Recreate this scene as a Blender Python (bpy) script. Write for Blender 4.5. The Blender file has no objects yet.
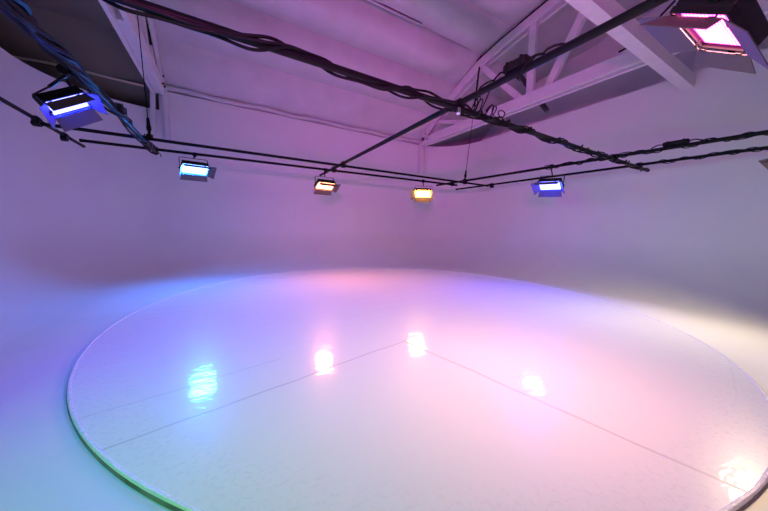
import bpy, bmesh, math, random
from mathutils import Vector, Matrix
random.seed(7)
S = bpy.context.scene
COL = S.collection
V = Vector
PI = math.pi

# ------------------------------------------------------------------ helpers
def link(name, bm, mat, parent=None, smooth=True, mats=None):
    me = bpy.data.meshes.new(name)
    bmesh.ops.recalc_face_normals(bm, faces=bm.faces[:])
    bm.to_mesh(me); bm.free()
    for m in (mats or [mat]):
        me.materials.append(m)
    if smooth:
        for p in me.polygons: p.use_smooth = True
        try: me.set_sharp_from_angle(angle=math.radians(38))
        except Exception: pass
    o = bpy.data.objects.new(name, me)
    COL.objects.link(o)
    if parent: o.parent = parent
    return o

def tag(o, label=None, cat=None, group=None, kind=None):
    if label: o['label'] = label
    if cat: o['category'] = cat
    if group: o['group'] = group
    if kind: o['kind'] = kind
    return o

def thing(name, label, cat, loc=(0, 0, 0), group=None):
    o = bpy.data.objects.new(name, None); COL.objects.link(o)
    o.location = loc; o.empty_display_size = .1
    return tag(o, label, cat, group)

def box(bm, size, M=None, bevel=0.0):
    r = bmesh.ops.create_cube(bm, size=1.0)
    vs = r['verts']
    bmesh.ops.scale(bm, vec=V(size), verts=vs)
    if bevel > 0:
        es = list({e for v in vs for e in v.link_edges})
        g = bmesh.ops.bevel(bm, geom=es, offset=bevel, segments=2, affect='EDGES', profile=.5)
        vs = list({v for f in g['faces'] for v in f.verts} | {v for v in vs if v.is_valid})
    if M is not None:
        bmesh.ops.transform(bm, matrix=M, verts=vs)
    return vs

def T(x, y, z): return Matrix.Translation((x, y, z))
def RX(a): return Matrix.Rotation(a, 4, 'X')
def RY(a): return Matrix.Rotation(a, 4, 'Y')
def RZ(a): return Matrix.Rotation(a, 4, 'Z')

def tube(bm, pts, r, n=8, cap=True, radii=None):
    pts = [V(p) for p in pts]
    rings = []
    up = None
    for i, p in enumerate(pts):
        a = pts[max(i-1, 0)]; b = pts[min(i+1, len(pts)-1)]
        t = (b-a).normalized()
        if up is None:
            up = V((0, 0, 1)) if abs(t.z) < .9 else V((1, 0, 0))
        s = t.cross(up)
        if s.length < 1e-6: s = t.cross(V((1, .3, 0)))
        s.normalize(); u = s.cross(t).normalized(); up = u
        rr = radii[i] if radii else r
        rings.append([bm.verts.new(p + (s*math.cos(2*PI*k/n) + u*math.sin(2*PI*k/n))*rr) for k in range(n)])
    for A, B in zip(rings, rings[1:]):
        for k in range(n):
            bm.faces.new((A[k], A[(k+1) % n], B[(k+1) % n], B[k]))
    if cap:
        bm.faces.new(rings[0][::-1]); bm.faces.new(rings[-1])

def plank(bm, a, b, w, h, side=V((1, 0, 0))):
    """rectangular timber from a to b; w measured along `side`, h across."""
    a, b = V(a), V(b); t = (b-a).normalized()
    s = (side - t*side.dot(t)).normalized(); u = s.cross(t)
    vs = []
    for p in (a, b):
        for i, j in ((-1, -1), (1, -1), (1, 1), (-1, 1)):
            vs.append(bm.verts.new(p + s*w/2*i + u*h/2*j))
    for f in ((0, 1, 2, 3), (7, 6, 5, 4), (0, 4, 5, 1), (1, 5, 6, 2), (2, 6, 7, 3), (3, 7, 4, 0)):
        bm.faces.new([vs[k] for k in f])

def beam(bm, pts, w, h, side=V((1, 0, 0))):
    """one continuous rectangular bar through pts."""
    pts = [V(p) for p in pts]; rings = []
    for i, p in enumerate(pts):
        t = (pts[min(i+1, len(pts)-1)] - pts[max(i-1, 0)]).normalized()
        s = (side - t*side.dot(t)).normalized(); u = s.cross(t)
        rings.append([bm.verts.new(p + s*w/2*a + u*h/2*b) for a, b in ((-1, -1), (1, -1), (1, 1), (-1, 1))])
    for A, B in zip(rings, rings[1:]):
        for k in range(4): bm.faces.new((A[k], A[(k+1) % 4], B[(k+1) % 4], B[k]))
    bm.faces.new(rings[0][::-1]); bm.faces.new(rings[-1])

# ---------------------------------------------------------------- materials
def nt(name):
    m = bpy.data.materials.new(name); m.use_nodes = True
    n = m.node_tree; b = n.nodes['Principled BSDF']
    return m, n, b

def simple(name, col, rough=.5, metal=0., noise=0., nscale=8., bump=0., bscale=40.):
    m, n, b = nt(name)
    b.inputs['Roughness'].default_value = rough
    b.inputs['Metallic'].default_value = metal
    b.inputs['Base Color'].default_value = (*col, 1)
    tc = n.nodes.new('ShaderNodeTexCoord')
    if noise > 0:
        t = n.nodes.new('ShaderNodeTexNoise'); t.inputs['Scale'].default_value = nscale
        t.inputs['Detail'].default_value = 5
        n.links.new(tc.outputs['Object'], t.inputs['Vector'])
        r = n.nodes.new('ShaderNodeValToRGB')
        r.color_ramp.elements[0].position = .3; r.color_ramp.elements[1].position = .7
        r.color_ramp.elements[0].color = (*[c*(1-noise) for c in col], 1)
        r.color_ramp.elements[1].color = (*[min(1, c*(1+noise*.3)) for c in col], 1)
        n.links.new(t.outputs['Fac'], r.inputs['Fac'])
        n.links.new(r.outputs['Color'], b.inputs['Base Color'])
    if bump > 0:
        t = n.nodes.new('ShaderNodeTexNoise'); t.inputs['Scale'].default_value = bscale
        t.inputs['Detail'].default_value = 4
        n.links.new(tc.outputs['Object'], t.inputs['Vector'])
        k = n.nodes.new('ShaderNodeBump'); k.inputs['Strength'].default_value = bump
        k.inputs['Distance'].default_value = .02
        n.links.new(t.outputs['Fac'], k.inputs['Height'])
        n.links.new(k.outputs['Normal'], b.inputs['Normal'])
    return m

M_WALL = simple('white_cyc_paint', (.80, .80, .80), .55, noise=.03, nscale=1.2)
M_FLOOR = simple('white_floor_paint', (.80, .80, .80), .42, noise=.03, nscale=1.5, bump=.05, bscale=6)
M_OUTER = simple('warehouse_wall_paint', (.82, .80, .82), .8, noise=.08, nscale=2)
M_CEIL = simple('ceiling_liner_vinyl', (.62, .60, .62), .6, noise=.1, nscale=1.5, bump=.35, bscale=2.2)
M_KRAFT = simple('ceiling_liner_kraft', (.22, .205, .15), .75, noise=.1, nscale=1.5, bump=.3, bscale=2.2)
M_FOLD_HILITE = simple('liner_fold_highlight', (.72, .67, .50), .5)  # highlight on the liner's fold, painted as a paler strip
M_TIMBER = simple('white_painted_timber', (.74, .72, .74), .6, noise=.08, nscale=6, bump=.1, bscale=20)
M_PLATE = simple('painted_gusset_plate', (.62, .62, .66), .45, noise=.25, nscale=14, bump=.3, bscale=18)
M_PIPE = simple('black_painted_pipe', (.010, .010, .012), .36, noise=.2, nscale=20)
M_CABLE = simple('black_cable_rubber', (.010, .010, .012), .5)
M_CLAMP = simple('dark_steel_clamp', (.02, .02, .022), .35, metal=.5)
M_CHROME = simple('bright_bolt_steel', (.75, .75, .75), .25, metal=1.)
M_BLACK = simple('black_housing', (.015, .015, .016), .45)
M_DOOR = simple('black_barn_door_sheet', (.11, .085, .078), .55)
M_GREY = simple('strip_light_grey', (.10, .09, .10), .4)
M_TUBE = simple('unlit_fluorescent_tube', (.55, .55, .58), .3)
for m_ in (M_PIPE, M_CABLE, M_CLAMP, M_BLACK):
    m_.node_tree.nodes['Principled BSDF'].inputs['Specular IOR Level'].default_value = .12
M_STRUT = simple('dark_conduit', (.05, .045, .06), .5)

DC = V((2.963, 4.508)); DR = 4.344            # centre and radius of the round stage
def stage_mat():
    m, n, b = nt('glossy_white_stage_paint')
    L = n.links.new; N = n.nodes.new
    tc = N('ShaderNodeTexCoord')
    def math_(op, a, c=None, d=None):
        k = N('ShaderNodeMath'); k.operation = op
        for i, x in enumerate((a, c, d)):
            if x is None: continue
            if isinstance(x, (int, float)): k.inputs[i].default_value = x
            else: L(x, k.inputs[i])
        return k.outputs[0]
    sep = N('ShaderNodeSeparateXYZ'); L(tc.outputs['Object'], sep.inputs[0])
    x, y = sep.outputs['X'], sep.outputs['Y']
    rad = math_('SQRT', math_('ADD', math_('MULTIPLY', x, x), math_('MULTIPLY', y, y)))
    wob = N('ShaderNodeTexNoise'); wob.inputs['Scale'].default_value = 1.1; wob.inputs['Detail'].default_value = 3
    L(tc.outputs['Object'], wob.inputs['Vector'])
    w0 = math_('MULTIPLY', math_('SUBTRACT', wob.outputs['Fac'], .5), .10)
    a = .2146; ca, sa = math.cos(a), math.sin(a)
    # board axes: u along one seam direction, v across it
    u = math_('ADD', math_('MULTIPLY', x, ca), math_('MULTIPLY', y, sa))
    v = math_('ADD', math_('MULTIPLY', x, -sa), math_('MULTIPLY', y, ca))
    def seam(coord, at, width, lo=None, hi=None, other=None):
        d = math_('ABSOLUTE', math_('SUBTRACT', math_('ADD', coord, w0), at))
        s = math_('SMOOTH_MIN', math_('DIVIDE', d, width), 1.0, .2)
        s = math_('SUBTRACT', 1.0, s)
        if lo is not None: s = math_('MULTIPLY', s, math_('GREATER_THAN', other, lo))
        if hi is not None: s = math_('MULTIPLY', s, math_('LESS_THAN', other, hi))
        return math_('MAXIMUM', s, 0.)
    def uv(px, py):
        dx, dy = px-DC.x, py-DC.y
        return dx*ca+dy*sa, -dx*sa+dy*ca
    u1, v1 = uv(1.95, 2.80)
    s1 = seam(v, v1, .013, None, u1+.1, u)
    s2 = seam(u, u1-.03, .017, None, v1+.02, v)
    s3 = math_('MULTIPLY', seam(v, uv(-.4, 2.77)[1], .010, None, u1-1.4, u), .55)
    s4 = math_('MULTIPLY', seam(v, uv(3.63, .45)[1]-.05, .010, u1+1.5, None, u), .35)
    seams = math_('MAXIMUM', math_('MAXIMUM', s1, s2), math_('MAXIMUM', s3, s4))
    # rough, flaking paint round the rim and a streaky brushed coat elsewhere
    rimn = N('ShaderNodeTexNoise'); rimn.inputs['Scale'].default_value = 30; rimn.inputs['Detail'].default_value = 3
    L(tc.outputs['Object'], rimn.inputs['Vector'])
    rim = N('ShaderNodeMapRange'); rim.inputs['From Min'].default_value = DR-.40; rim.inputs['From Max'].default_value = DR-.10
    L(rad, rim.inputs['Value'])
    fl = N('ShaderNodeMapRange'); fl.inputs['From Min'].default_value = .56; fl.inputs['From Max'].default_value = .70
    L(rimn.outputs['Fac'], fl.inputs['Value'])
    mp = N('ShaderNodeMapping'); mp.inputs['Rotation'].default_value = (0, 0, a); mp.inputs['Scale'].default_value = (.6, 1.9, 1)
    L(tc.outputs['Object'], mp.inputs['Vector'])
    st = N('ShaderNodeTexNoise'); st.inputs['Scale'].default_value = 2.0; st.inputs['Detail'].default_value = 2
    # every board was painted on its own: the brushing does not run on across a seam
    brd = math_('ADD', math_('MULTIPLY', math_('GREATER_THAN', math_('ADD', v, w0), v1), 3.7), math_('MULTIPLY', math_('GREATER_THAN', math_('ADD', v, w0), uv(-.4, 2.77)[1]), 2.3))
    cx = N('ShaderNodeCombineXYZ'); L(brd, cx.inputs['Z'])
    va = N('ShaderNodeVectorMath'); va.operation = 'ADD'; L(mp.outputs[0], va.inputs[0]); L(cx.outputs[0], va.inputs[1])
    L(va.outputs[0], st.inputs['Vector'])
    fs = N('ShaderNodeTexNoise'); fs.inputs['Scale'].default_value = 13; fs.inputs['Detail'].default_value = 3
    L(va.outputs[0], fs.inputs['Vector'])
    h = math_('ADD', math_('MULTIPLY', math_('MULTIPLY', fl.outputs[0], rim.outputs[0]), 1.7), math_('ADD', math_('MULTIPLY', st.outputs['Fac'], .42), math_('MULTIPLY', fs.outputs['Fac'], .10)))
    h = math_('SUBTRACT', h, math_('MULTIPLY', seams, .35))
    bp = N('ShaderNodeBump'); bp.inputs['Strength'].default_value = 1.; bp.inputs['Distance'].default_value = .012
    L(h, bp.inputs['Height']); L(bp.outputs[0], b.inputs['Coat Normal'])
    mix = N('ShaderNodeMix'); mix.data_type = 'RGBA'
    mix.inputs['A'].default_value = (.90, .90, .90, 1); mix.inputs['B'].default_value = (.46, .42, .44, 1)
    L(math_('MULTIPLY', seams, .5), mix.inputs['Factor'])
    L(mix.outputs['Result'], b.inputs['Base Color'])
    b.inputs['Roughness'].default_value = .30
    b.inputs['Specular IOR Level'].default_value = .16
    b.inputs['Coat Weight'].default_value = .8; b.inputs['Coat Roughness'].default_value = .07
    return m
M_STAGE = stage_mat()
M_BEAD = simple('glossy_paint_bead', (.9, .9, .9), .22, bump=.6, bscale=30)
M_EDGE = simple('scuffed_edge_band', (.26, .25, .25), .6, noise=.5, nscale=5)

def led_mat(name, col, power, dots=False, rot=None):
    m = bpy.data.materials.new(name); m.use_nodes = True
    n = m.node_tree; n.nodes.clear()
    out = n.nodes.new('ShaderNodeOutputMaterial'); e = n.nodes.new('ShaderNodeEmission')
    e.inputs['Color'].default_value = (*col, 1); e.inputs['Strength'].default_value = power
    if dots:                                   # bare rows of LED beads
        tc = n.nodes.new('ShaderNodeTexCoord')
        vo = n.nodes.new('ShaderNodeTexVoronoi'); vo.inputs['Randomness'].default_value = 0.
        vo.inputs['Scale'].default_value = 52
        mp = n.nodes.new('ShaderNodeMapping'); mp.inputs['Rotation'].default_value = rot or (0, 0, 0)
        n.links.new(tc.outputs['Object'], mp.inputs['Vector']); n.links.new(mp.outputs[0], vo.inputs['Vector'])
        mr = n.nodes.new('ShaderNodeMapRange')
        mr.inputs['From Min'].default_value = .30; mr.inputs['From Max'].default_value = .55
        mr.inputs['To Min'].default_value = power*1.25; mr.inputs['To Max'].default_value = power*.03
        n.links.new(vo.outputs['Distance'], mr.inputs['Value'])
        n.links.new(mr.outputs[0], e.inputs['Strength'])
    n.links.new(e.outputs[0], out.inputs['Surface'])
    return m

# ------------------------------------------------------- the cyclorama shell
XL, XR, YB = -3.5, 9.1, 10.2
RCOR, RCOVE, ZF = 1.9, 1.3, -.026
def perimeter():
    """plan of the wall: left side, rounded corner, back, rounded corner, right side; (point, inward normal, top z)."""
    L = []
    for k in range(24): L.append((V((XL, -5 + k/23*(YB-RCOR+5))), V((1, 0)), 4.5))
    for k in range(1, 19):
        a = PI - k/18*PI/2; c = V((XL+RCOR, YB-RCOR))
        L.append((c + V((math.cos(a), math.sin(a)))*RCOR, -V((math.cos(a), math.sin(a))), 4.5))
    iA = len(L)
    L.append((V((-1.52, YB)), V((0, -1)), 4.5)); iStep = len(L)-1
    for k in range(1, 24): L.append((V((-1.52 + k/23*(XR-RCOR+1.52), YB)), V((0, -1)), 5.03))
    for k in range(1, 19):
        a = PI/2 - k/18*PI/2; c = V((XR-RCOR, YB-RCOR))
        L.append((c + V((math.cos(a), math.sin(a)))*RCOR, -V((math.cos(a), math.sin(a))), 5.03))
    L.append((V((XR, 7.6)), V((-1, 0)), 5.03)); iR = len(L)-1
    for k in range(1, 24): L.append((V((XR, 7.6 - k/23*12.6)), V((-1, 0)), 5.03))
    return L, iStep, iR
PER, I1, I2 = perimeter()
def wall_strip(name, seg, top=None):
    bm = bmesh.new(); rows = []
    for p, n_, zt in seg:
        zt = top or zt; r = []
        for k in range(15):
            th = k/14*PI/2
            d = RCOVE*(1-math.sin(th)); z = ZF + RCOVE*(1-math.cos(th))
            q = p + n_*d; r.append(bm.verts.new((q.x, q.y, z)))
        for k in range(1, 7):
            z = ZF+RCOVE + (zt-ZF-RCOVE)*k/6
            r.append(bm.verts.new((p.x, p.y, z)))
        o = p - n_*.12                                    # thickness of the wall head
        r.append(bm.verts.new((o.x, o.y, zt))); r.append(bm.verts.new((o.x, o.y, zt-.6)))
        rows.append(r)
    for A, B in zip(rows, rows[1:]):
        for k in range(len(A)-1): bm.faces.new((A[k], A[k+1], B[k+1], B[k]))
    return tag(link(name, bm, M_WALL), kind='structure')
wall_strip('wall_left', PER[:I1+1])
wall_strip('wall_back', PER[I1:I2+1], 5.03)
wall_strip('wall_right', PER[I2:])
bm = bmesh.new()
ring = [bm.verts.new((p.x+n_.x*RCOVE, p.y+n_.y*RCOVE, ZF)) for p, n_, z in PER]
bm.faces.new(ring)
bmesh.ops.triangulate(bm, faces=bm.faces[:])
tag(link('floor', bm, M_FLOOR), kind='structure')

def quad(name, pts, mat):
    bm = bmesh.new(); bm.faces.new([bm.verts.new(p) for p in pts])
    return tag(link(name, bm, mat, smooth=False), kind='structure')
quad('wall_front', [(-9, -5, ZF), (11, -5, ZF), (11, -5, 8.6), (-9, -5, 8.6)], M_OUTER)
quad('wall_end', [(10.7, -5, 0), (10.7, 11.5, 0), (10.7, 11.5, 8.6), (10.7, -5, 8.6)], M_OUTER)
quad('wall_outer', [(-8.5, -5, 0), (-8.5, 11.5, 0), (-8.5, 11.5, 8.6), (-8.5, -5, 8.6)], M_OUTER)

# ------------------------------------------------------------------- ceiling
ARCH = [(11.6, 4.0), (10.9, 4.62), (10.28, 5.16), (9.32, 6.0), (8.17, 6.7), (7.05, 7.2), (5.95, 7.45), (4.8, 7.62), (3.6, 7.78), (2.3, 7.86), (1., 7.9)]
ARCH += [(2-y, z) for y, z in ARCH[:-1][::-1]]
def arch_z(y):
    for (a, za), (b, zb) in zip(ARCH, ARCH[1:]):
        if b <= y <= a: return za + (zb-za)*(a-y)/(a-b)
    return 4.0
def liner(name, x0, x1, nx, mat, dz=0., sag=.13, ylow=-5.1):
    bm = bmesh.new(); cols = []
    rnd = random.Random(3)
    for i in range(nx+1):
        x = x0 + (x1-x0)*i/nx; col = []
        edge = min(i, nx-i)/nx
        for (a, za), (b, zb) in zip(ARCH, ARCH[1:]):
            if a < ylow: break
            n = 9
            for k in range(n):
                t = k/n; y = a + (b-a)*t; z = za + (zb-za)*t
                s = sag*(1 - abs(2*t-1)**2.6)*(1.1 - .15*math.sin(x*1.7+a)) * (.25 + .75*min(1, edge*9))
                # the blanket is pulled tight on the eave side of every purlin and bellies on the other
                s *= (.5 + .9*t)
                if a > 9.5: s *= .3
                tx, tz = (b-a), (zb-za); l = math.hypot(tx, tz)
                nx_, nz_ = tz/l, -tx/l
                if nz_ > 0: nx_, nz_ = -nx_, -nz_
                col.append(bm.verts.new((x, y + nx_*s, z + nz_*s + dz)))
        cols.append(col)
    for A, B in zip(cols, cols[1:]):
        for k in range(len(A)-1): bm.faces.new((A[k], A[k+1], B[k+1], B[k]))
    return tag(link(name, bm, mat), kind='structure')
liner('ceiling', -1.5, 7.5, 40, M_CEIL, sag=.40)
liner('ceiling_end', 7.5, 10.8, 14, M_CEIL, dz=.05, sag=.10)
liner('ceiling_side', -8.6, -1.5, 30, M_KRAFT, dz=-.12, sag=.2)
bm = bmesh.new()
tube(bm, [(-7.5 + k*.3, 10.16 + .03*math.sin(k*.9), 5.06+.035*math.sin(k*.55)) for k in range(20)], .028, 6)
tag(link('trim_1', bm, M_FOLD_HILITE), kind='structure')
bm = bmesh.new()                                            # folded hem of the liner where it meets the back wall
for k in range(1):
    tube(bm, [(-1.35 + i*.25, 10.20-.02*math.sin(i*1.3), 5.13+.02*math.sin(i*.8)) for i in range(36)], .07, 8)
tag(link('trim_2', bm, M_CEIL), kind='structure')

# -------------------------------------------------------------------- trusses
def truss(x, label, webs, zbot, joint):
    t = thing('roof_truss', label, 'roof truss', (x, 10.0, zbot))
    def part(name, segs, mat=M_TIMBER):
        bm = bmesh.new()
        for a, b, w, h, dx in segs:
            plank(bm, (dx, a[0]-10.0, a[1]-zbot), (dx, b[0]-10.0, b[1]-zbot), w, h)
        return link(name, bm, mat, t, smooth=False)
    b0, b1 = (10.12, zbot+.2), (-3.5, zbot+.1)
    for dx in (-.11, .11):
        part('bottom_chord', [(b0, b1, .075, .30, dx)])
    part('chord_filler', [((10.1, zbot+.2), (6.9, zbot+.19), .14, .2, 0)])
    arc = [(10.22, zbot+.15), (9.32, 5.74), (8.17, 6.40), (7.05, 6.88), (5.95, 7.12), (4.8, 7.28), (3.6, 7.44), (1., 7.54), (-1.6, 7.44), (-3.9, 7.1)]
    for dx in (-.11, .11):
        bm = bmesh.new(); beam(bm, [(dx, y-10, z-zbot) for y, z in arc], .075, .24)
        link('top_chord', bm, M_TIMBER, t, smooth=False)
    for a, b, w in webs:
        part('web', [(a, b, .11, w, 0)])
    for s in joint:
        o = part('gusset_plate', [((s[0], zbot+.22), (s[1], zbot+.19), .25, .19, 0)], M_PLATE)
    for dx in (-.12, .12):
        bm = bmesh.new(); plank(bm, (dx, .05, .3), (dx*1.4, .12, -1.1), .10, .11)
        link('end_post', bm, M_TIMBER, t, smooth=False)
    for yy, zz in ((9.85, .22), (9.6, .2), (9.75, .45)):
        bm = bmesh.new(); tube(bm, [(-.19, yy-10, zz), (.19, yy-10, zz)], .02, 6)
        link('bolt', bm, M_CLAMP, t)
    return t
truss(7.55, 'white timber roof truss at right above the pipe crossing, posts and diagonals showing',
      [((5.25, 7.2), (5.2, 5.2), .2), ((3.55, 7.4), (4.7, 5.25), .2), ((7.1, 6.9), (5.45, 5.2), .17), ((9.3, 5.75), (7.2, 5.1), .12)], 4.93, [(3.6, 2.2)])
truss(-1.5, 'white timber roof truss at upper left beside the olive ceiling sheet',
      [((8.3, 6.4), (7.2, 5.0), .2), ((8.17, 6.4), (9.0, 5.0), .16), ((5.2, 7.2), (5.2, 5.0), .2), ((9.3, 5.7), (9.4, 5.0), .2)], 4.80, [])
bm = bmesh.new()
plank(bm, (1.5, 2.42, 4.82), (9.08, 2.42, 4.82), .20, .26, side=V((0, 1, 0)))
tag(link('tie_beam', bm, M_TIMBER, smooth=False), 'white painted timber beam passing under the right truss behind the magenta light', 'beam')
bm = bmesh.new()
tube(bm, [(8.4, 6.6, 7.0), (8.4, 5.2, 5.0)], .075, 8)
tag(link('conduit', bm, M_STRUT), 'dark diagonal conduit behind the right roof truss', 'conduit')

# unlit strip light on the ceiling
t = thing('strip_light', 'unlit slim fluorescent strip light on the ceiling at top centre', 'ceiling light', (3.18, 6.70, 7.06))
bm = bmesh.new(); box(bm, (3.3, .22, .08), None, .01); link('housing', bm, M_GREY, t, smooth=False)
for s in (-.06, .065):
    bm = bmesh.new(); tube(bm, [(-1.62, s, -.06), (1.62, s, -.06)], .026, 8); link('tube', bm, M_TUBE, t)

# ----------------------------------------------------------------- pipe grid
R = .030
ZX, ZYU, ZYL = 2.94, 3.00, 2.88                  # back pipes / upper cross pipes / lower cross pipe
def pipe(a, b, label, r=R):
    bm = bmesh.new(); a, b = V(a), V(b); d = (b-a).normalized()
    tube(bm, [a, b], r, 16)
    o = tag(link('grid_pipe', bm, M_PIPE), label, 'pipe')
    for e, s in ((a, 1), (b, -1)):
        bm = bmesh.new(); tube(bm, [e - d*s*.012, e + d*s*.03], r*1.12, 16)
        link('end_cap', bm, M_CLAMP, o)
    return o
def k(z): return (z-1.4)                          # plan scale grows with height above eye level
A1 = [(-3.0, 2.735, ZX), (8.75, 2.84, ZX)]
EE = [(-2.68, 6.93, ZX), (7.86, 6.74, ZX)]
FF = [(-2.42, 7.86, ZX), (6.95, 7.30, ZX)]
B1 = [(-1.265, -3.0, ZYL), (-1.262, 7.78, ZYL)]
B2 = [(2.585, -3.0, ZYU), (2.64, 8.80, ZYU)]
CC = [(7.30, -2.0, ZYU), (6.72, 8.05, ZYU)]
DD = [(8.50, -2.0, ZYU), (7.95, 8.35, ZYU)]
GG = [(-2.55, 2.0, ZYU), (-2.66, 8.75, ZYU)]
pipe(*A1, 'long black pipe wrapped in cable crossing the upper middle, ending over the right pair', .036)
pipe(*EE, 'upper one of the two black pipes along the back left wall')
pipe(*FF, 'lower one of the two black pipes along the back left wall')
pipe(*B1, 'black pipe at upper left buried in a thick bundle of cables', .036)
pipe(*B2, 'bare black pipe slanting from top right down to the back wall pipes', .036)
pipe(*CC, 'upper one of the two black pipes along the right wall', .033)
pipe(*DD, 'lower one of the two black pipes along the right wall')
pipe(*GG, 'short black pipe entering at the far left edge below the blue light')

def meet(P, Q):
    (x1, y1, z1), (x2, y2, z2) = P; (x3, y3, z3), (x4, y4, z4) = Q
    d = (x1-x2)*(y3-y4)-(y1-y2)*(x3-x4)
    a = x1*y2-y1*x2; b = x3*y4-y3*x4
    return V(((a*(x3-x4)-(x1-x2)*b)/d, (a*(y3-y4)-(y1-y2)*b)/d, (z1+z3)/2))
def clamp(P, Q, label):
    c = meet(P, Q)
    t = thing('pipe_clamp', label, 'pipe clamp', c)
    dz = (P[0][2]-Q[0][2])/2
    bm = bmesh.new(); tube(bm, [(-.045, 0, dz), (.045, 0, dz)], .052, 12); link('collar', bm, M_CLAMP, t)
    bm = bmesh.new(); tube(bm, [(0, -.045, -dz), (0, .045, -dz)], .052, 12); link('collar', bm, M_CLAMP, t)
    bm = bmesh.new(); tube(bm, [(-.02, .05, dz), (-.02, .085, dz+.03), (-.02, .09, dz+.10)], .009, 6); link('bolt', bm, M_CLAMP, t)
    bm = bmesh.new(); tube(bm, [(.05, -.02, -dz), (.085, -.02, -dz-.03), (.095, -.02, -dz-.09)], .009, 6)
    link('bolt', bm, M_CLAMP, t)
    return t
clamp(EE, GG, 'dark clamp at the far left joining the back pipe to the left edge pipe')
clamp(FF, GG, 'dark clamp under the blue light at the left end of the lower back pipe')
clamp(EE, B1, 'dark clamp joining the cable-bundled pipe to the upper back pipe')
clamp(FF, B1, 'dark clamp at the tip of the cable-bundled pipe, on the lower back pipe')
clamp(EE, B2, 'dark clamp joining the slanting pipe to the upper back pipe')
clamp(FF, B2, 'dark clamp just above the orange light on the lower back pipe')
c = clamp(A1, B2, 'dark clamp with bright steel bolt at the central pipe crossing')
bm = bmesh.new(); tube(bm, [(-.03, -.04, -.05), (-.045, -.055, -.12)], .026, 10)
tag(link('bolt_head', bm, M_CHROME, c), 'bright steel bolt')
clamp(A1, CC, 'dark clamp where the cable-wrapped pipe crosses the upper right pipe')
clamp(A1, DD, 'dark clamp at the right tip of the cable-wrapped pipe')
clamp(EE, CC, 'dark clamp under the suspension wire at the back corner of the pipes')
clamp(EE, DD, 'dark clamp at the right end of the upper back pipe')
clamp(FF, CC, 'dark clamp right of the amber light on the lower back pipe')

# cables ------------------------------------------------------------------
def wrap(P, t0, t1, r0, turns, wob, ph, rc, label, group, n=None, taper=0.):
    a, b = V(P[0]), V(P[1]); d = (b-a).normalized(); L = (b-a).length
    s = d.cross(V((0, 0, 1))).normalized(); u = s.cross(d)
    n = n or int((t1-t0)*L*22)
    rnd = random.Random(int(ph*1000)+n); pts = []
    f1, f2 = rnd.uniform(2, 4), rnd.uniform(5, 8)
    for i in range(n+1):
        q = i/n; t = t0+(t1-t0)*q
        an = ph + turns*2*PI*q + .7*math.sin(f1*q*6+ph)
        rr = (r0 + wob*(.5+.5*math.sin(f2*q*7+ph*3)))*(1-q*taper) + .03*q*taper
        p = a + d*(t*L) + s*math.cos(an)*rr + u*math.sin(an)*rr
        pts.append(p)
    bm = bmesh.new(); tube(bm, pts, rc, 6)
    return tag(link('cable', bm, M_CABLE), label, 'cable', group)
for i in range(9):
    wrap(B1, .33, .80-.02*i if i > 3 else .99, .050+(.0125*i if i > 3 else .004*i), 1.5+.5*(i % 3), .012, i*.7, .024 if i > 3 else .016, 'thick black power cable bundled along the upper left pipe', 'cables bundled on the upper left pipe', taper=1. if i > 3 else 0.)
for i in range(3):
    wrap(A1, .05, .47, .046, 2+i, .022, i*2.1+.3, .014, 'thin black cable twisted round the long pipe, left of the central crossing', 'cables twisted round the long pipe left of the crossing')
for i in range(3):
    wrap(A1, .48, .985, .046, 5+i*2, .016, i*2.1+.3, .012, 'thin black cable twisted round the long pipe, right of the central crossing', 'cables twisted round the long pipe right of the crossing')
for i in range(2):
    wrap(CC, .1, .62, .042, 9+i*3, .010, i*2.9, .009, 'thin black cable twisted round the upper right pipe', 'cables twisted round the upper right pipe')
for i in range(2):
    wrap(DD, .1, .44, .038, 6+i*3, .010, i*2.9, .008, 'thin black cable twisted round the lower right pipe', 'cables twisted round the lower right pipe')
wrap(B2, .38, .46, .05, 1.5, .02, .4, .010, 'short black cable leaving the box on the slanting pipe', 'cable')
bm = bmesh.new(); pts = []
for i in range(140):
    q = i/139; an = q*2*PI*6.5
    pts.append((2.72+.62*q+.05*math.sin(an*.37), 2.72+.07*math.cos(an*1.1), 2.99+.02*math.sin(q*9)+.095*math.sin(an)*(1-.3*q)))
tube(bm, pts, .007, 6)
tag(link('cable_coil', bm, M_CABLE), 'loose loops of thin black cable beside the central pipe crossing', 'cable')
bm = bmesh.new(); tube(bm, [(2.63, 2.3, 3.0), (2.72, 2.45, 2.93), (2.80, 2.62, 2.84), (2.86, 2.72, 2.86), (2.92, 2.77, 2.93)], .008, 6)
tag(link('cable', bm, M_CABLE), 'short cable drooping from the slanting pipe to the central crossing', 'cable')

def psu(c, size, rot, label):
    t = thing('power_supply', label, 'power supply', c); t.rotation_euler = (0, 0, rot)
    bm = bmesh.new(); box(bm, size, None, .02); link('housing', bm, M_BLACK, t)
    for s in (-.3, .3):
        bm = bmesh.new(); beam(bm, [(-size[0]*.53, size[1]*s, -size[2]*.9), (-size[0]*.53, size[1]*s, size[2]*.53), (size[0]*.53, size[1]*s, size[2]*.53), (size[0]*.53, size[1]*s, -size[2]*.9)], .02, .006, V((0, 1, 0)))
        link('strap', bm, M_CABLE, t, smooth=False)
    bm = bmesh.new()
    tube(bm, [(0, -size[1]/2, 0), (.01, -size[1]/2-.06, .01), (0, -size[1]/2-.16, -.03)], .010, 6)
    link('cord', bm, M_CABLE, t); bm = bmesh.new()
    tube(bm, [(0, size[1]/2, 0), (-.01, size[1]/2+.06, .01), (0, size[1]/2+.16, -.03)], .010, 6)
    link('cord', bm, M_CABLE, t)
psu((2.62, 1.98, 3.085), (.11, .26, .09), .0, 'black power supply strapped on the slanting pipe near the central crossing')
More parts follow.
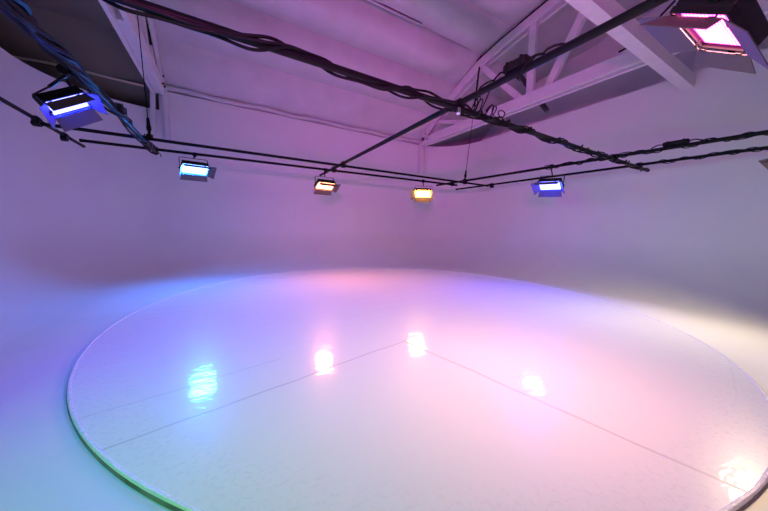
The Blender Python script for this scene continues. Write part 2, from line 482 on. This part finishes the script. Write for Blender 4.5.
psu((7.09, 1.95, 3.075), (.11, .34, .07), .06, 'black power supply lying on the upper right pipe')
psu((-1.26, 5.42, 2.965), (.12, .26, .08), .0, 'black power supply on the cable-bundled pipe right of the blue light')

def hanger(a, b, label, strap=None):
    a, b = V(a), V(b)
    t = thing('suspension_wire', label, 'wire', a)
    d = b-a; u = d.normalized()
    bm = bmesh.new(); tube(bm, [u*.36, d], .008, 6); link('wire_rope', bm, M_CABLE, t)
    bm = bmesh.new(); tube(bm, [V((0, 0, 0)), u*.07, u*.08, u*.14, u*.15, u*.22, u*.23, u*.37], .03, 8,
                           radii=[.055, .055, .026, .026, .04, .04, .032, .022]); link('turnbuckle', bm, M_CLAMP, t)
    if strap:
        bm = bmesh.new(); tube(bm, [d*strap, d*(strap+.33), d*(strap+.66-strap*.33), d], .028, 6); link('strap', bm, M_CABLE, t)
hanger((-1.20, 6.95, 2.96), (-1.36, 6.95, 7.0), 'thin black suspension wire with turnbuckle at left above the cable-bundled pipe')
hanger((6.80, 6.78, 2.98), (7.42, 7.02, 6.75), 'thin black suspension wire with turnbuckle above the back corner of the pipes', .66)
bm = bmesh.new(); tube(bm, [(7.36, 7.1, 6.98), (7.36, 6.3, 7.15), (7.36, 5.4, 7.28), (7.36, 4.4, 7.42)], .018, 6)
tag(link('rope', bm, M_CABLE), 'black cord running up along the top chord of the right truss', 'cord')
bm = bmesh.new(); tube(bm, [(6.9, 2.9, 5.02), (7.0, 2.7, 5.1), (7.05, 2.45, 5.35), (7.1, 2.2, 5.6)], .018, 6)
tag(link('cable', bm, M_CABLE), 'dark cable on the right truss beside the white beam', 'cable')

# -------------------------------------------------------------- LED fixtures
W, H, D = .52, .29, .085

FACE, GAIN = 9., 1.
def led(pos, pan, tilt, roll, col, half, label, pipe_z, doors=(8, 32, 32, 32), dl=.22, dots=False, scale=1., hook=None, face_col=None, fk=1.):
    """pan = compass heading of the beam (deg from +Y towards +X), tilt = degrees below level,
    doors = opening of top, bottom, left, right leaf away from straight ahead."""
    w, h = W*scale, H*scale
    t = thing('led_panel_light', label, 'stage light', pos)
    t.rotation_euler = (0, 0, -math.radians(pan))
    B = RX(-math.radians(tilt)) @ RY(math.radians(roll))
    def add(name, build, mat, parent=None, smooth=False):
        bm = bmesh.new(); build(bm)
        bmesh.ops.transform(bm, matrix=B, verts=bm.verts[:])
        return link(name, bm, mat, parent or t, smooth)
    def body(bm):
        box(bm, (w, D, h), T(0, -D/2-.006, 0), .012)
    add('housing', body, M_BLACK)
    def rim(bm):
        R_ = []
        for y, ww, hh in ((-.006, w, h), (.026, w, h), (.026, w-.026, h-.026), (-.002, w-.026, h-.026)):
            R_.append([bm.verts.new((a*ww/2, y, b*hh/2)) for a, b in ((-1, -1), (1, -1), (1, 1), (-1, 1))])
        for A, C_ in zip(R_, R_[1:] + R_[:1]):
            for q in range(4): bm.faces.new((A[q], A[(q+1) % 4], C_[(q+1) % 4], C_[q]))
    add('bezel', rim, M_BLACK)
    def face(bm):
        vs = [bm.verts.new(p) for p in ((-w/2+.015, .0, -h/2+.015), (w/2-.015, 0, -h/2+.015), (w/2-.015, 0, h/2-.015), (-w/2+.015, 0, h/2-.015))]
        bm.faces.new(vs)
    mx = max(col)
    add('led_face', face, led_mat('led_face_'+label.split()[0], face_col or [.86*c/mx+.14 for c in col], FACE*fk, dots, B.inverted().to_euler()))
    # the beam of the bead array behind its lenses: a lamp of the panel's own size, `half` degrees to its edge
    hh_ = math.radians(half); la = bpy.data.lights.new('led_beam', 'AREA'); la.shape = 'RECTANGLE'
    la.size = w-.03; la.size_y = h-.03; la.spread = 2*hh_
    la.color = [c/mx for c in col]; la.energy = mx*PI*PI/.8/(math.tan(hh_)/(math.tan(hh_)-hh_))*GAIN
    lo_ = bpy.data.objects.new('led_beam', la); COL.objects.link(lo_); lo_.parent = t
    lo_.matrix_local = B @ T(0, .012, 0) @ RX(PI/2)
    g = .04
    names = ('top', 'bottom', 'left', 'right')
    for nm, ang in zip(names, doors):
        a = math.radians(ang)
        def leaf(bm, nm=nm, a=a):
            if nm in ('top', 'bottom'):
                s = 1 if nm == 'top' else -1
                w0, w1 = w/2*.97, w/2*1.06
                base = V((0, g, s*(h/2-.012))); di = V((0, math.cos(a), s*math.sin(a))); ax = V((1, 0, 0)); l = dl*scale
            else:
                s = 1 if nm == 'right' else -1
                w0, w1 = h/2*.97, h/2*1.22
                base = V((s*(w/2-.006), g, 0)); di = V((s*math.sin(a), math.cos(a), 0)); ax = V((0, 0, 1)); l = dl*scale*.95
            nn = ax.cross(di).normalized()*.0025
            P = [base-ax*w0, base+ax*w0, base+ax*w1+di*l, base-ax*w1+di*l]
            lo = [bm.verts.new(p-nn) for p in P]; hi = [bm.verts.new(p+nn) for p in P]
            bm.faces.new(lo[::-1]); bm.faces.new(hi)
            for i in range(4): bm.faces.new((lo[i], lo[(i+1) % 4], hi[(i+1) % 4], hi[i]))
            hinge[:] = [(base + ax*w0*q, ax) for q in (-.7, .7)]
        hinge = []
        dr = add('barn_door', leaf, M_DOOR)
        for c, ax in hinge:
            add('hinge', lambda bm: tube(bm, [c - V((0, g, 0)), c - V((0, .004, 0)), c + ax*.004, c + ax*.03], .006, 6), M_CLAMP, dr)
    # yoke stays upright and carries the body at its side pivots
    Rr = RY(math.radians(roll))
    top = .235*scale
    bm = bmesh.new()
    e = w/2+.022
    beam(bm, [(-e, -.04, -.03), (-e, -.04, top-.02), (-e+.02, -.04, top), (e-.02, -.04, top), (e, -.04, top-.02), (e, -.04, -.03)], .03, .008, V((0, 1, 0)))
    bmesh.ops.transform(bm, matrix=Rr, verts=bm.verts[:])
    link('yoke', bm, M_CLAMP, t, smooth=False)
    for sx in (-1, 1):
        bm = bmesh.new(); tube(bm, [(sx*(w/2-.004), -.04, 0), (sx*(w/2+.05), -.04, 0)], .02, 10)
        bmesh.ops.transform(bm, matrix=Rr, verts=bm.verts[:])
        link('pivot_knob', bm, M_CLAMP, t)
    # stem and hook clamp up to the pipe
    hx = V(hook) if hook else V((pos[0], pos[1], pipe_z))
    loc = RZ(math.radians(pan)) @ (hx - V(pos))
    st = Rr @ V((0, -.04, top))
    bm = bmesh.new(); tube(bm, [st, V((loc.x, loc.y, loc.z-.05))], .014, 8)
    link('stem', bm, M_CLAMP, t)
    bm = bmesh.new()
    th = math.radians(pan); 
    ax = RZ(th) @ (V((1, 0, 0)) if abs(pipe_z-ZX) < .01 else V((0, 1, 0)))
    tube(bm, [loc-ax*.035, loc+ax*.035], .05, 12)
    link('hook_clamp', bm, M_CLAMP, t)
    return t
LAMP = dict(                                   # strength of each lamp, red green blue
    blue=(.05, .1, 5.8), cyan=(.3, 3.4, 15.6), orange=(8., 2.2, 1.), amber=(1.2, .6, .3),
    blue2=(.1, .26, 12.9), magenta=(11.6, 5.3, 4.2), cream=(12.2, 10., 5.8), green=(.05, 7.2, .2), violet=(36., 2.5, 27.))
led((-1.36, 4.17, 2.565), 124, 36, 46, LAMP['blue'], 76, 'blue panel light with spread leaves hanging from the cable-bundled pipe at upper left', ZYL, (4, 60, 30, 45), dl=.19, scale=.66)
led((-.566, 7.82, 2.62), 158, 46, 3, LAMP['cyan'], 80, 'cyan panel light hanging under the back pipe, right of the left truss', ZX, (22, 75, 75, 30), dl=.15)
led((2.424, 7.63, 2.52), 168, 54, 2, LAMP['orange'], 68, 'orange red panel light at the far end of the slanting pipe', ZX, (20, 66, 80, 45), dl=.15, face_col=(1., .26, .12), fk=2.2)
led((5.573, 7.37, 2.55), 229, 36, -2, LAMP['amber'], 72, 'amber panel light, small, hanging nearest the back corner', ZX, (20, 42, 40, 45), dl=.15, face_col=(1., .42, .05), fk=5.)
led((6.90, 4.05, 2.55), 268, 44, -5, LAMP['blue2'], 75, 'blue panel light hanging from the upper right pipe', ZYU, (15, 50, 45, 45), dl=.15)
led((2.565, .595, 2.64), 356, 56, 7, LAMP['magenta'], 53, 'magenta panel light, largest and nearest, at the top right corner', ZYU, (80, 70, 55, 74), dl=.17, dots=True, face_col=(1., .06, .45), fk=2.6, hook=(2.60, .56, ZYU))
led((7.10, .60, 2.56), 312, 46, 0, LAMP['cream'], 63, 'cream panel light almost wholly cut off by the right edge', ZYU, (15, 70, 45, 60), dl=.16)
led((-2.45, 1.55, 2.55), 88, 22, 0, LAMP['green'], 58, 'green panel light on the left side pipe, outside the picture', ZYU, (25, 60, 45, 45), dl=.16, hook=(-2.55, 2.1, ZYU))
led((-1.26, -1.5, 2.45), 37, -13, 0, LAMP['violet'], 36, 'violet panel light on the cable-bundled pipe, outside the picture, added to brighten the back corner', ZYL, (25, 40, 55, 55), dl=.16)  # added lamp, out of view, to lift purple on back walls and ceiling

# --------------------------------------------------------------- round stage
bm = bmesh.new()
NS = 192
prof = [(DR-.004, 0.), (DR, -.004)]
c = bm.verts.new((0, 0, 0)); prev = None
rings = []
for r in (DR*.33, DR*.66, DR*.9):
    rings.append([bm.verts.new((r*math.cos(2*PI*i/NS), r*math.sin(2*PI*i/NS), 0)) for i in range(NS)])
for r, z in prof:
    rings.append([bm.verts.new(((r)*math.cos(2*PI*i/NS), (r)*math.sin(2*PI*i/NS), z)) for i in range(NS)])
for i in range(NS):
    bm.faces.new((c, rings[0][i], rings[0][(i+1) % NS]))
    for A, B in zip(rings, rings[1:]): bm.faces.new((A[i], B[i], B[(i+1) % NS], A[(i+1) % NS]))
o = link('round_stage', bm, M_STAGE)
bm = bmesh.new(); rings = []
for r, z in ((DR-.03, -.008), (DR+.002, -.006), (DR+.006, ZF+.001), (DR-.03, ZF+.001)):
    rings.append([bm.verts.new((r*math.cos(2*PI*i/NS), r*math.sin(2*PI*i/NS), z)) for i in range(NS)])
for A, B in zip(rings, rings[1:]+rings[:1]):
    for i in range(NS): bm.faces.new((A[i], B[i], B[(i+1) % NS], A[(i+1) % NS]))
eb = link('edge_band', bm, M_EDGE, o)
tag(eb, 'dark scuffed edge strip round the stage')
bm = bmesh.new(); rings = []
for q in range(6):
    a = q*PI/3; r = DR-.014 + .012*math.cos(a); z = .0015 + .007*math.sin(a)
    rings.append([bm.verts.new(((r+.002*math.sin(i*1.7))*math.cos(2*PI*i/NS), (r+.002*math.sin(i*1.7))*math.sin(2*PI*i/NS), z + .0015*math.sin(i*2.3))) for i in range(NS)])
for A, B in zip(rings, rings[1:]+rings[:1]):
    for i in range(NS): bm.faces.new((A[i], B[i], B[(i+1) % NS], A[(i+1) % NS]))
link('paint_bead', bm, M_BEAD, o)
o.location = (DC.x, DC.y, 0)
tag(o, 'large round low stage painted glossy white in the middle of the floor', 'stage')

# -------------------------------------------------------------------- camera
cam = bpy.data.cameras.new('camera'); co = bpy.data.objects.new('camera', cam); COL.objects.link(co)
cam.sensor_width = 36; cam.lens = 278.76/768*36; cam.clip_start = .02
yaw, pitch, roll = .5180, -.0979, .0283
f = V((math.sin(yaw)*math.cos(pitch), math.cos(yaw)*math.cos(pitch), math.sin(pitch)))
r = V((math.cos(yaw), -math.sin(yaw), 0)); u = r.cross(f)
r2 = r*math.cos(roll)+u*math.sin(roll); u2 = -r*math.sin(roll)+u*math.cos(roll)
m = Matrix((r2, u2, -f)).transposed().to_4x4(); m.translation = (0, 0, 1.4)
co.matrix_world = m
S.camera = co

w = bpy.data.worlds.new('world'); S.world = w; w.use_nodes = True
w.node_tree.nodes['Background'].inputs['Color'].default_value = (0, 0, 0, 1)
vs = S.view_settings
S.display_settings.display_device = 'sRGB'
vs.view_transform = 'Standard'; vs.look = 'None'; vs.gamma = 1.0; vs.use_curve_mapping = False
vs.exposure = 0.0
S.cycles.diffuse_bounces = 8; S.cycles.max_bounces = 12
S.cycles.caustics_reflective = False; S.cycles.caustics_refractive = False
S.cycles.sample_clamp_indirect = 6.0
